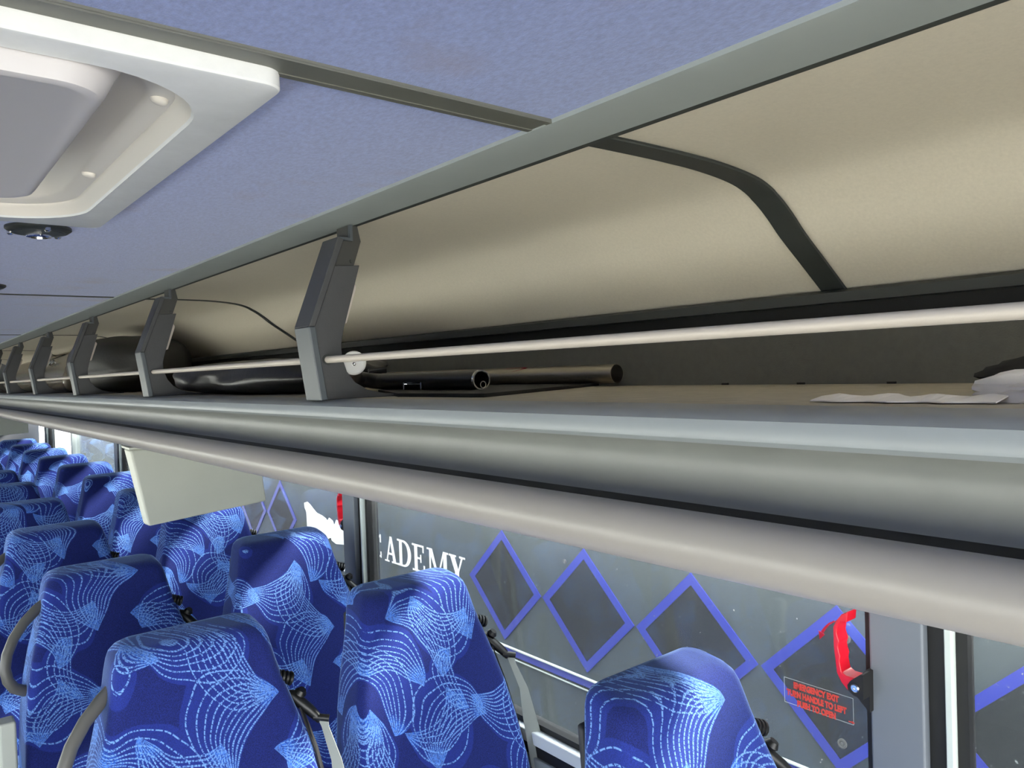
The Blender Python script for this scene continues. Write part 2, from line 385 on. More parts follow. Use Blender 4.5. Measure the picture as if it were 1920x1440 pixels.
# ------------------------------------------------------------------ side walls with windows
PIL = [-1.25, 0.50, 2.255, 3.90, 5.50, 7.10, 8.35]
def side_wall(side):
    s = (lambda x: x) if side == 'right' else mx
    def bx(mb, x0, x1, *r):
        a, b = sorted((s(x0), s(x1))); return mb.box(a, b, *r)
    mb = MB(); bx(mb, 1.19, 1.24, Y0, Y1, -1.72, -0.915); bx(mb, 1.19, 1.24, Y0, Y1, -0.28, 0.34)
    wl = mk('wall_' + side, mb, 'wallgrey', kind='structure')
    mb = MB(); bx(mb, 1.155, 1.20, Y0, Y1, -0.945, -0.918); mk('trim_%d' % (9 if side == 'right' else 10), mb, 'lip', kind='structure', bevel=0.004)
    for i, y in enumerate(PIL):
        if i == 5:
            mb = MB(); bx(mb, 1.168, 1.235, y - 0.030, y + 0.020, -0.90, -0.28); mk('pillar_strip', mb, 'whitestrip', wl, bevel=0.002); continue
        sc_ = 0.6 if y > 7 else 1.0
        mb = MB(); bx(mb, 1.160, 1.235, y - 0.008, y + 0.072 * sc_, -0.915, -0.28); mk('pillar', mb, 'pillar', wl, bevel=0.004)
        mb = MB(); bx(mb, 1.172, 1.20, y + 0.0725 * sc_, y + 0.083 * sc_, -0.90, -0.28); bx(mb, 1.176, 1.235, y - 0.033, y - 0.0085, -0.915, -0.28); mk('pillar_gasket', mb, 'black', wl)
        mb = MB(); bx(mb, 1.168, 1.200, y - 0.044, y - 0.0335, -0.90, -0.28); mk('pillar_strip', mb, 'whitestrip', wl, bevel=0.002)
        mb = MB(); bx(mb, 1.182, 1.204, y - 0.060, y - 0.0445, -0.89, -0.28); mk('pillar_edge', mb, 'black', wl)
    for i in range(len(PIL) - 1):
        a, b = PIL[i] + 0.083, PIL[i + 1] - 0.060
        if PIL[i] > 7: a = PIL[i] + 0.05
        k = i + 1 + (0 if side == 'right' else 6)
        mb = MB(); bx(mb, 1.160, 1.215, a, b, -0.892, -0.862)
        wn = mk('window_%d' % k, mb, 'sill', kind='structure', bevel=0.003)
        mb = MB(); bx(mb, 1.163, 1.20, a, b, -0.918, -0.893); mk('gasket', mb, 'black', wn)
        mb = MB(); bx(mb, 1.180, 1.21, a, b, -0.8615, -0.848); mk('gasket', mb, 'black', wn)
        mb = MB(); bx(mb, 1.196, 1.200, a - 0.004, b + 0.004, -0.862, -0.27); mk('pane', mb, 'pane', wn)
        if side == 'right':
            yl = a + 0.06 + 0.53
            mb = MB().prism([(yl - 0.055, -0.862), (yl + 0.02, -0.862), (yl + 0.02, -0.838), (yl + 0.012, -0.828), (yl - 0.055, -0.828), (yl - 0.055, -0.836), (yl + 0.005, -0.836), (yl + 0.010, -0.842), (yl + 0.010, -0.852), (yl - 0.055, -0.852)], 1.168, 1.180, 'x')
            mk('latch', mb, 'whitestrip', wn, bevel=0.002)
    return wl
side_wall('right'); side_wall('left')

# ------------------------------------------------------------------ overhead racks
BACKP = [(0.620, 0.2535), (0.70, 0.2545), (0.765, 0.2545), (0.83, 0.2530), (0.89, 0.2480), (0.93, 0.2400), (0.965, 0.2250), (0.995, 0.2060), (1.028, 0.1810), (1.085, 0.1440), (1.146, 0.1040)]
def crom(P, n=5):
    out = []
    for i in range(len(P) - 1):
        p0, p1, p2, p3 = P[max(0, i - 1)], P[i], P[i + 1], P[min(len(P) - 1, i + 2)]
        for k in range(n):
            t = k / n; out.append(tuple(0.5 * ((2 * b) + (c - a) * t + (2 * a - 5 * b + 4 * c - d) * t * t + (3 * b - a - 3 * c + d) * t ** 3) for a, b, c, d in zip(p0, p1, p2, p3)))
    return out + [P[-1]]
BACKP = crom(BACKP, 4)
LIPP = [(0.60, -0.0385), (0.566, -0.0388), (0.556, -0.0395), (0.546, -0.0412), (0.5385, -0.0450), (0.5345, -0.0475), (0.5330, -0.052), (0.5315, -0.0600), (0.5325, -0.0640), (0.5370, -0.0680), (0.548, -0.070), (0.60, -0.070)]
UNDP = [(0.5345, -0.0655), (0.5410, -0.0705), (0.5455, -0.0765), (0.5475, -0.0850), (0.5475, -0.0950), (0.5455, -0.1050), (0.5420, -0.1130), (0.5370, -0.1195), (0.5320, -0.1225), (0.5330, -0.1262), (0.5480, -0.1190), (0.5600, -0.1000), (0.5650, -0.0850), (0.5600, -0.0655)]
def rack(side):
    s = (lambda P: P) if side == 'right' else (lambda P: [(mx(x), z) for x, z in P])
    lab = 'long open overhead luggage rack with beige lining above the windows' if side == 'right' else 'matching overhead luggage rack along the opposite side of the aisle'
    t = thing('luggage_rack', (s([(0.8, 0)])[0][0], 3.0, -0.18), lab, 'luggage rack')
    e = SEAMS
    ed = [Y0] + e + [Y1]
    for i in range(len(ed) - 1):
        mk('back_panel', MB().strip(s(BACKP), ed[i] + 0.001, ed[i + 1] - 0.001, 0.006 if side == 'right' else -0.006), 'lining', t, smooth=40)
    for i, y in enumerate(e):
        hw = 0.02 if i <= 1 else 0.011
        P = [(x - 0.0018 * (1 if x > 0.95 else 0), z - 0.0022) for x, z in BACKP]
        mb = MB().strip(s(P), y - hw, y + hw, 0.002 if side == 'right' else -0.002)
        if i <= 1:
            P2 = [(x - 0.003 * (1 if x > 0.95 else 0.2), z - 0.0045) for x, z in BACKP]
            mb.strip(s(P2), y - hw, y - hw + 0.008, 0.003 if side == 'right' else -0.003)
        mk('seam_strip', mb, 'trim_dark', t, smooth=40)
    mk('rail', MB().prism(s([(1.120, 0.085), (1.146, 0.085), (1.16, 0.102), (1.147, 0.1045), (1.128, 0.1045), (1.120, 0.100)]), Y0, Y1), 'rail', t)
    mk('slot', MB().prism(s([(1.150, 0.050), (1.18, 0.050), (1.18, 0.088), (1.150, 0.088)]), Y0, Y1), 'black', t)
    mk('fascia', MB().prism(s([(1.115, -0.0385), (1.135, -0.0385), (1.175, 0.058), (1.115, 0.057)]), Y0, Y1), 'fascia', t)
    for yy in (0.255, 0.50, 0.64, 0.78): mk('clip', MB().box(*sorted((s([(1.111, 0)])[0][0], s([(1.1155, 0)])[0][0])), yy, yy + 0.012, -0.0386, -0.0355), 'black', t)
    mk('shelf', MB().prism(s([(0.590, -0.060), (1.18, -0.060), (1.18, -0.0386), (0.590, -0.0386)]), Y0, Y1), 'shelf', t)
    mk('lip', MB().prism(s(LIPP), Y0, Y1), 'lip', t, smooth=30)
    mk('underside', MB().prism(s(UNDP), Y0, Y1), 'under', t, smooth=40)
    mk('slot', MB().prism(s([(0.515, -0.1265), (0.60, -0.1265), (0.60, -0.115), (0.540, -0.119)]), Y0, Y1), 'black', t)
    mk('bottom_panel', MB().prism(s([(0.5268, -0.158), (1.19, -0.170), (1.19, -0.158), (0.60, -0.127), (0.5268, -0.127)]), Y0, Y1), 'under', t)
    return t
rk = rack('right'); rack('left')
def rail_tube(side):
    s = (lambda x: x) if side == 'right' else mx
    prof = [(s(0.500) + (0.0245 * math.cos(a)) * (1 if side == 'right' else -1), -0.1435 + 0.0243 * math.sin(a)) for a in [2 * math.pi * k / 28 for k in range(28)]]
    o = mk('valance_rail', MB().prism(prof, Y0, Y1), 'tube', smooth=40)
    tag(o, 'thick rounded pale grey rail running under the ' + ('near luggage rack, above the windows' if side == 'right' else 'luggage rack across the aisle'), 'rail')
rail_tube('right'); rail_tube('left')

# brackets dividing the rack, and the guard rods between them
def make_bracket():
    t = thing('rack_bracket', (0.545, 1.143, -0.038), 'slate grey angled rack bracket beside the black pipe and white disc', 'bracket', 'angled brackets along the luggage rack')
    y0, y1 = 1.143, 1.200
    front = [(0.541, -0.0400), (0.5245, 0.079), (0.581, 0.226)]
    inner = [(0.553, -0.0385), (0.5360, 0.079), (0.592, 0.222)]
    mk('front_trim', MB().prism([front[0], front[1], inner[1], inner[0]], y0, y1), 'bracket_trim', t, bevel=0.002)  # window light on the lower front put into a lighter, bluer colour
    mk('front_trim', MB().prism([front[1], front[2], inner[2], inner[1]], y0, y1), 'bracket', t, bevel=0.002)
    low = [(0.550, -0.0385), (0.5340, 0.079), (0.5722, 0.178), (0.6200, 0.1815), (0.6080, 0.142), (0.5955, 0.102), (0.5870, 0.075), (0.5815, 0.050), (0.5825, 0.028), (0.5900, 0.006), (0.6040, -0.012), (0.6260, -0.025), (0.6600, -0.033), (0.7000, -0.0365), (0.7000, -0.0385)]
    mk('panel', MB().prism(low, y0 + 0.004, y1 - 0.004), 'bracket', t, bevel=0.0015)
    arm = [(0.5722, 0.178), (0.590, 0.2225), (0.603, 0.2215), (0.603, 0.2470), (0.6215, 0.2470), (0.6270, 0.222), (0.6125, 0.1812)]
    mk('arm', MB().prism(arm, y0 + 0.009, y1 - 0.009), 'bracket_arm', t, bevel=0.001)
    mk('hook', MB().prism([(0.583, 0.2260), (0.583, 0.2215), (0.6085, 0.2205), (0.6085, 0.2470), (0.6035, 0.2470), (0.6035, 0.2255)], y0 + 0.002, y0 + 0.012), 'bracket_trim', t)
    mk('back_strip', MB().prism([(0.6115, 0.155), (0.6155, 0.153), (0.6180, 0.147), (0.5975, 0.086), (0.5915, 0.084)], y0 + 0.014, y0 + 0.024), 'rod', t)
    mk('screw', MB().lathe([(0.0032, 0), (0.0028, 0.002)], (0.607, y0 + 0.008, 0.188), (0, -1, 0), 10), 'rail', t)
    mk('socket', MB().lathe([(0.0085, 0), (0.0085, 0.002)], (0.5555, y0 + 0.0035, 0.026), (0, -1, 0), 16), 'rail', t)
    return t
br0 = make_bracket()
BY = [1.143, 2.172, 3.15, 4.12, 5.10, 6.08, 7.06]
blab = ['', 'slate grey rack bracket between the black leather bag and the dark duffel', 'slate grey rack bracket at the rear end of the dark duffel', 'small rack bracket, fourth along the rack from the white disc', 'small rack bracket, fifth along the rack from the white disc', 'tiny rack bracket, sixth along the rack from the white disc', 'tiny rack bracket, last one along the rack before the rear']
for i, y in enumerate(BY):
    b = br0 if i == 0 else copy_tree(br0)
    move(b, 0.545, y, -0.038)
    if i: b['label'] = blab[i]
rlab = ['pale metal guard rod across the bay with the steel pipe and tissue', 'pale guard rod in front of the black leather bag', 'pale guard rod in front of the dark duffel', 'guard rod in front of the glossy taupe cover', 'thin guard rod of the fifth rack bay', 'thin guard rod of the sixth rack bay', 'thin guard rod of the last rack bay']
RY = [(-1.6, 1.146)] + [(BY[i] + 0.055, BY[i + 1] + 0.003) for i in range(6)]
for i, (a, b) in enumerate(RY):
    o = mk('guard_rod', MB().tube([(0.5555, a, 0.026), (0.5555, b, 0.026)], 0.0057, 14), 'rod', smooth=40)
    tag(o, rlab[i], 'rod', 'guard rods along the luggage rack')

# ------------------------------------------------------------------ roof hatch and ceiling fittings
def hatch():
    t = thing('roof_hatch', (-0.05, 0.96, 0.2375), 'large white plastic roof hatch with a pale inner lid set in the blue ceiling', 'roof hatch')
    x0, x1, y0, y1 = -0.375, 0.268, 0.608, 1.320
    cx, cy = (x0 + x1) / 2, (y0 + y1) / 2; hw, hd = (x1 - x0) / 2, (y1 - y0) / 2
    ox0, ox1, oy0, oy1 = -0.335, 0.228, 0.643, 1.285
    ocx, ocy = (ox0 + ox1) / 2, (oy0 + oy1) / 2; ohw, ohd = (ox1 - ox0) / 2, (oy1 - oy0) / 2
    def lp(hw, hd, r, z, c, cyy, n=9): return [(c + a, cyy + b, z) for a, b in rrect(hw, hd, r, n)]
    loops = [lp(hw, hd, 0.018, 0.2560, cx, cy), lp(hw, hd, 0.018, 0.2405, cx, cy), lp(hw - 0.0012, hd - 0.0012, 0.017, 0.2388, cx, cy), lp(hw - 0.0035, hd - 0.0035, 0.015, 0.2380, cx, cy),
             lp(ohw + 0.005, ohd + 0.005, 0.105, 0.2386, ocx, ocy), lp(ohw + 0.002, ohd + 0.002, 0.102, 0.2380, ocx, ocy), lp(ohw, ohd, 0.100, 0.2405, ocx, ocy)]
    mk('frame', MB().loft(loops, cap=False), 'hatch', t, smooth=28)
    loops = [lp(ohw, ohd, 0.100, 0.2405, ocx, ocy), lp(ohw - 0.008, ohd - 0.006, 0.096, 0.2500, ocx, ocy), lp(ohw - 0.011, ohd - 0.009, 0.095, 0.2530, ocx, ocy), lp(ohw - 0.0115, ohd - 0.0095, 0.095, 0.2555, ocx, ocy),
             lp(ohw - 0.030, ohd - 0.026, 0.085, 0.2570, ocx, ocy), lp(ohw - 0.034, ohd - 0.030, 0.085, 0.2610, ocx, ocy), lp(ohw - 0.085, ohd - 0.06, 0.07, 0.312, ocx, ocy)]
    mb = MB().loft(loops, cap=False); mb.f.append(tuple(len(mb.v) - 40 + k for k in range(40)))
    mk('recess', mb, 'cream', t, smooth=40)
    for y in (0.742, 1.052):
        mk('screw_cap', MB().lathe([(0.0078, -0.002), (0.0078, 0.001), (0.0070, 0.003), (0.0045, 0.0045), (0.001, 0.005)], (0.2045, y, 0.2565), (-0.25, 0, -0.97), 18), 'cream', t, smooth=50)
    lx0, lx1, ly0, ly1 = -0.25, 0.141, 0.646, 1.082
    lcx, lcy = (lx0 + lx1) / 2, (ly0 + ly1) / 2; lw, ld = (lx1 - lx0) / 2, (ly1 - ly0) / 2
    loops = [lp(lw + 0.028, ld + 0.028, 0.05, 0.290, lcx, lcy + 0.012), lp(lw + 0.020, ld + 0.012, 0.045, 0.254, lcx, lcy + 0.010), lp(lw + 0.012, ld + 0.006, 0.04, 0.240, lcx, lcy + 0.004), lp(lw + 0.006, ld + 0.003, 0.038, 0.2285, lcx, lcy + 0.002),
             lp(lw + 0.002, ld, 0.036, 0.2235, lcx, lcy), lp(lw - 0.004, ld - 0.005, 0.032, 0.2215, lcx, lcy), lp(lw - 0.008, ld - 0.009, 0.03, 0.2225, lcx, lcy)]
    mk('lid', MB().loft(loops), 'lid', t, smooth=40)
    return t
hatch()
def ceil_speaker(x, y, lab):
    t = thing('ceiling_speaker', (x, y, 0.2405), lab, 'speaker')
    mk('rim', MB().lathe([(0.047, 0), (0.047, 0.004), (0.041, 0.0085), (0.036, 0.009)], (x, y, 0.2555), (0, 0, -1), 32), 'rail', t, smooth=40)
    mk('grille', MB().lathe([(0.036, 0), (0.036, 0.0095), (0.02, 0.0125), (0.018, 0.0128)], (x, y, 0.2555), (0, 0, -1), 32), 'trim_dark', t, smooth=40)
    mk('ring', MB().lathe([(0.018, 0.0125), (0.018, 0.0155), (0.013, 0.0165), (0.012, 0.0130)], (x, y, 0.2555), (0, 0, -1), 24), 'chrome', t, smooth=40)
    for a in (40, 160, 280):
        mk('stud', MB().lathe([(0.005, 0.006), (0.005, 0.0105), (0.003, 0.0125)], (x + 0.040 * math.cos(math.radians(a)), y + 0.040 * math.sin(math.radians(a)), 0.2555), (0, 0, -1), 10), 'chrome', t, smooth=40)
ceil_speaker(0.205, 1.446, 'round black speaker with chrome ring, partly behind the hatch frame')
ceil_speaker(0.205, 2.315, 'flat round ceiling fitting further back, cut by the picture edge')

# ------------------------------------------------------------------ things lying in the rack
o = mk('flat_board', MB().prism([(0.662, 0.872), (1.108, 1.080), (1.104, 1.48), (0.80, 1.42), (0.655, 1.10)], -0.0383, -0.0325, 'z'), 'black', bevel=0.001)
tag(o, 'thin black board lying flat under the two pipes', 'board')
t = thing('black_pipe', (0.785, 1.2, -0.032), 'black plastic pipe with open silver end and small tube inside', 'pipe')
mk('pipe', MB().pipe((0.776, 1.030, -0.0155), (0.800, 1.40, -0.0155), 0.0165, 0.0016), 'blackpipe', t, smooth=50)
mk('end_ring', MB().pipe((0.7758, 1.0285, -0.0155), (0.7763, 1.034, -0.0155), 0.0170, 0.0022), 'chrome', t, smooth=50)
mk('inner_tube', MB().pipe((0.7800, 1.0300, -0.0235), (0.800, 1.30, -0.0235), 0.0062, 0.0016), 'chrome', t, smooth=50)
mk('bend', MB().tube([(0.799, 1.385, -0.0155), (0.800, 1.41, -0.0153), (0.795, 1.432, -0.014), (0.780, 1.445, -0.010), (0.755, 1.435, -0.004), (0.715, 1.36, 0.006), (0.670, 1.262, 0.0165)], [0.016, 0.016, 0.016, 0.0155, 0.015, 0.0135, 0.012], 16), 'blackpipe', t, smooth=60)
mk('clip', MB().box(0.7710, 0.7735, 1.205, 1.265, -0.0215, -0.0203).box(0.768, 0.774, 1.203, 1.207, -0.031, -0.018).box(0.768, 0.774, 1.263, 1.267, -0.031, -0.018), 'chrome', t)
t = thing('end_disc', (0.650, 1.235, 0.0005), 'round white plastic disc with centre pin beside the nearest bracket', 'disc')
ax = Vector((-0.45, -0.89, 0.02))
mk('disc', MB().lathe([(0.0195, -0.012), (0.0215, -0.010), (0.0215, -0.001), (0.0195, 0.001), (0.0175, 0.001), (0.0170, 0.0002)], (0.652, 1.240, 0.0215), ax, 32), 'white', t, smooth=40)
mk('pin', MB().lathe([(0.0032, 0.0), (0.0032, 0.0022), (0.002, 0.003)], (0.652, 1.240, 0.0195), ax, 12), 'chrome', t, smooth=40)
mk('lever', MB().tube([(0.672, 1.225, 0.006), (0.690, 1.222, 0.0085), (0.704, 1.220, 0.010)], [0.004, 0.004, 0.0035], 10), 'guide', t, smooth=60)
t = thing('steel_pipe', (1.05, 1.4, -0.0325), 'long worn steel pipe with a red paint mark behind the black pipe', 'pipe')
mk('pipe', MB().pipe((1.086, 1.010, -0.0145), (1.075, 1.900, -0.0145), 0.0185, 0.0014), 'steel', t, smooth=50)
mb = MB()
for k in range(9):
    yy = 1.262 + 0.085 * k / 8; w0 = 18 * math.sin(math.pi * (k + 0.6) / 9.2) + 4
    for e, rr in ((0, .0183), (1, .0183), (1, .0189), (0, .0189)):
        an = math.radians(128 + (k - 4) * 3 + (w0 if e else -w0)); mb.v.append((1.0828 + rr * math.cos(an), yy, -0.0145 + rr * math.sin(an)))
for k in range(8):
    for q in range(4): mb.f.append((k * 4 + q, k * 4 + (q + 1) % 4, k * 4 + 4 + (q + 1) % 4, k * 4 + 4 + q))
mb.f += [(0, 1, 2, 3), (32, 33, 34, 35)]
mk('paint_mark', mb, 'red_mark', t)
# lumpy bags
def lump(name, c, half, seed, amp, m, label, cat, squash=3.5, seg=(28, 14)):
    rnd = random.Random(seed); ph = [(rnd.uniform(3, 9), rnd.uniform(3, 9), rnd.uniform(0, 6)) for _ in range(6)]
    mb = MB(); N, K = seg; vs = []; fs = []
    for j in range(K + 1):
        th = math.pi * j / K
        for i in range(N):
            a = 2 * math.pi * i / N
            d = Vector((math.sin(th) * math.cos(a), math.sin(th) * math.sin(a), math.cos(th)))
            k = (abs(d.x) ** squash + abs(d.y) ** squash + abs(d.z) ** squash) ** (-1 / squash)
            k *= 1 + amp * sum(math.sin(p * d.x * 2 + q * d.y * 2 + f + d.z * p) for p, q, f in ph) / 6
            p = Vector((d.x * k * half[0], d.y * k * half[1], d.z * k * half[2]))
            p.z = max(p.z, -half[2] * 0.93)
            vs.append((c[0] + p.x, c[1] + p.y, c[2] + p.z))
    for j in range(K):
        for i in range(N):
            fs.append((j * N + i, j * N + (i + 1) % N, (j + 1) * N + (i + 1) % N, (j + 1) * N + i))
    mb.add(vs, fs)
    o = mk(name, mb, m, subsurf=1); tag(o, label, cat); return o
lump('leather_bag', (0.79, 1.98, 0.003), (0.16, 0.48, 0.0435), 3, 0.22, 'leather', 'slumped black leather bag lying in the second rack bay', 'bag')
lump('duffel', (0.83, 3.66, 0.076), (0.21, 0.44, 0.122), 5, 0.05, 'duffel', 'big dark rounded duffel filling the third rack bay', 'bag', 3.0)
t = thing('duct_cover', (0.90, 5.4, -0.038), 'glossy taupe cover closing the rack near the rear', 'cover')
pr = [(0.72, -0.036), (0.70, 0.02), (0.72, 0.09), (0.78, 0.15), (0.86, 0.18), (0.98, 0.175), (1.09, 0.10), (1.09, -0.036)]
mk('shell', MB().prism(pr, 4.42, 6.9), 'taupe', t, bevel=0.02)
mk('seam', MB().prism([(x - 0.003, z + 0.003) for x, z in pr[:-2]] + [(0.96, 0.165), (0.80, 0.13), (0.74, 0.02)], 5.3, 5.33), 'trim_dark', t)
for y in (4.9, 5.0): mk('reflection_spot', MB().lathe([(0.02, 0), (0.018, 0.012)], (0.745, y, 0.125), (-1, -0.2, 0.6), 16), 'chrome', t)  # bright reflections on the cover, set in as small chrome discs
# crumpled tissue, scrap of paper, dark cloth near the right end of the shelf
def crumple(name, c, half, seed, m, label, cat):
    bm = bmesh.new(); bmesh.ops.create_icosphere(bm, subdivisions=4, radius=1)
    rnd = random.Random(seed); ds = [(Vector((rnd.gauss(0, 1), rnd.gauss(0, 1), rnd.gauss(0, 1))).normalized(), rnd.uniform(0.82, 1.02)) for _ in range(30)]
    mb = MB()
    for v in bm.verts:
        d = v.co.normalized(); k = (abs(d.x) ** 3 + abs(d.y) ** 3 + abs(d.z) ** 3) ** (-1 / 3)
        for n_, h in ds:
            q = d.dot(n_)
            if q > 0.05: k = min(k, h / q)
        k += 0.035 * abs(math.sin(7 * d.x + 5 * d.y * d.z * 3 + seed)) + 0.025 * abs(math.sin(13 * d.y + 9 * d.z))
        p = Vector((d.x * half[0], d.y * half[1], d.z * half[2])) * k
        p.z = max(p.z, -0.0383 - c[2]); mb.v.append(tuple(p + Vector(c)))
    mb.f = [tuple(v.index for v in f.verts) for f in bm.faces]; bm.free()
    o = mk(name, mb, m, smooth=38); return tag(o, label, cat)
crumple('crumpled_tissue', (0.690, 0.146, -0.0265), (0.042, 0.100, 0.0165), 11, 'tissue', 'crumpled white tissue on the shelf at the picture edge', 'tissue')
crumple('black_cloth', (0.83, 0.165, -0.0220), (0.065, 0.125, 0.0210), 23, 'blackcloth', 'bunched black cloth behind the crumpled white tissue', 'cloth')
mb = MB(); N = 22
for k in range(N):
    y = 0.215 + 0.15 * k / (N - 1); a = 0.004 * math.sin(k * 1.7) + 0.003 * math.sin(k * 0.6)
    mb.v += [(0.640 + 0.004 * math.sin(k), y, -0.0375), (0.668 + a, y, -0.0335 + 0.0012 * math.sin(k * 1.1)), (0.668 + a, y, -0.0325 + 0.0012 * math.sin(k * 1.1)), (0.640 + 0.004 * math.sin(k), y, -0.0365)]
for k in range(N - 1):
    for j in range(4): mb.f.append((k * 4 + j, k * 4 + (j + 1) % 4, k * 4 + 4 + (j + 1) % 4, k * 4 + 4 + j))
mb.f += [(0, 1, 2, 3), tuple(4 * (N - 1) + j for j in range(4))]
tag(mk('paper_scrap', mb, 'tissue'), 'torn flat scrap of pale paper on the shelf edge', 'paper')

# ------------------------------------------------------------------ drop-down monitors
def make_monitor():
    t = thing('monitor', (0.70, 2.30, -0.387), 'beige drop-down monitor hanging under the rack in front of the windows, seen from behind', 'monitor', 'drop-down monitors under the rack')
    n_ = Vector((-0.30, 0.92, 0.16)).normalized() * 0.036
    TL, BL, BR, TR_ = Vector((0.510, 2.255, -0.183)), Vector((0.535, 2.200, -0.3855)), Vector((0.898, 2.305, -0.3780)), Vector((0.900, 2.36, -0.183))
    mk('housing', MB().hexa([BL, BR, BR + n_ * 0.8, BL + n_ * 0.8, TL, TR_, TR_ + n_, TL + n_]), 'monitor', t, bevel=0.006)
    e = Vector((0, 0.001, 0)); k = 0.012
    mk('screen', MB().hexa([BL + n_ * 0.82 + Vector((k, 0.0, k)), BR + n_ * 0.82 + Vector((-k, 0, k)), BR + n_ * 0.9 + Vector((-k, 0, k)), BL + n_ * 0.9 + Vector((k, 0, k)),
                            TL + n_ * 0.98 + Vector((k, 0, -k)), TR_ + n_ * 0.98 + Vector((-k, 0, -k)), TR_ + n_ * 1.03 + Vector((-k, 0, -k)), TL + n_ * 1.03 + Vector((k, 0, -k))]), 'busglass', t)
    mk('mount', MB().box(0.56, 0.86, 2.29, 2.36, -0.1755, -0.1643), 'wallgrey', t, bevel=0.004)
    mk('cap', MB().hexa([TL + Vector((-0.004, -0.002, 0.001)), TR_ + Vector((0.002, -0.002, 0.001)), TR_ + n_ + Vector((0.002, 0.002, 0.001)), TL + n_ + Vector((-0.004, 0.002, 0.001)),
                         TL + Vector((-0.004, -0.002, 0.008)), TR_ + Vector((0.002, -0.002, 0.008)), TR_ + n_ + Vector((0.002, 0.002, 0.008)), TL + n_ + Vector((-0.004, 0.002, 0.008))]), 'monitor', t, bevel=0.002)
    return t
m0 = make_monitor(); m1_ = copy_tree(m0); move(m1_, 0.70, 7.25, -0.387); m1_['label'] = 'distant beige monitor hanging above the rearmost seats'

# ------------------------------------------------------------------ seats
REC = math.radians(15)
def make_backrest(parent):
    lev = [(-0.004, .100, .034, .080), (-0.003, .118, .022, .090), (.003, .129, .010, .097), (.012, .1365, .003, .101), (.024, .1405, 0, .104), (.045, .1455, 0, .106), (.070, .150, 0, .108), (.10, .157, 0, .110), (.14, .168, 0, .112), (.19, .1815, -.002, .116), (.25, .194, -.006, .122), (.33, .205, -.010, .130), (.42, .212, -.014, .138), (.52, .216, -.016, .145), (.62, .216, -.014, .15), (.68, .212, -.006, .145)]
    loops = []
    for s, hw, d0, d1 in lev:
        zc, yc = 1.12 - s * math.cos(REC), -s * math.sin(REC)
        hd = (d1 - d0) / 2; r = min(0.026, hd * 0.8)
        wing = 0.012 * min(1, max(0, (s - 0.05) / 0.2))
        lp = []
        for a, b in rrect(hw, hd, r, 6):
            u = a / hw
            y = b + d0 + hd
            if b < 0: y += wing * (0.5 - abs(u) ** 3) * 1.0
            # panels run straight along the recline: offset perpendicular to the back
            lp.append((a, yc + y * math.cos(REC), zc + y * math.sin(REC) * 0.55))
        loops.append(lp)
    return mk('backrest', MB().loft(loops), 'fabric', parent, smooth=60, local=True)
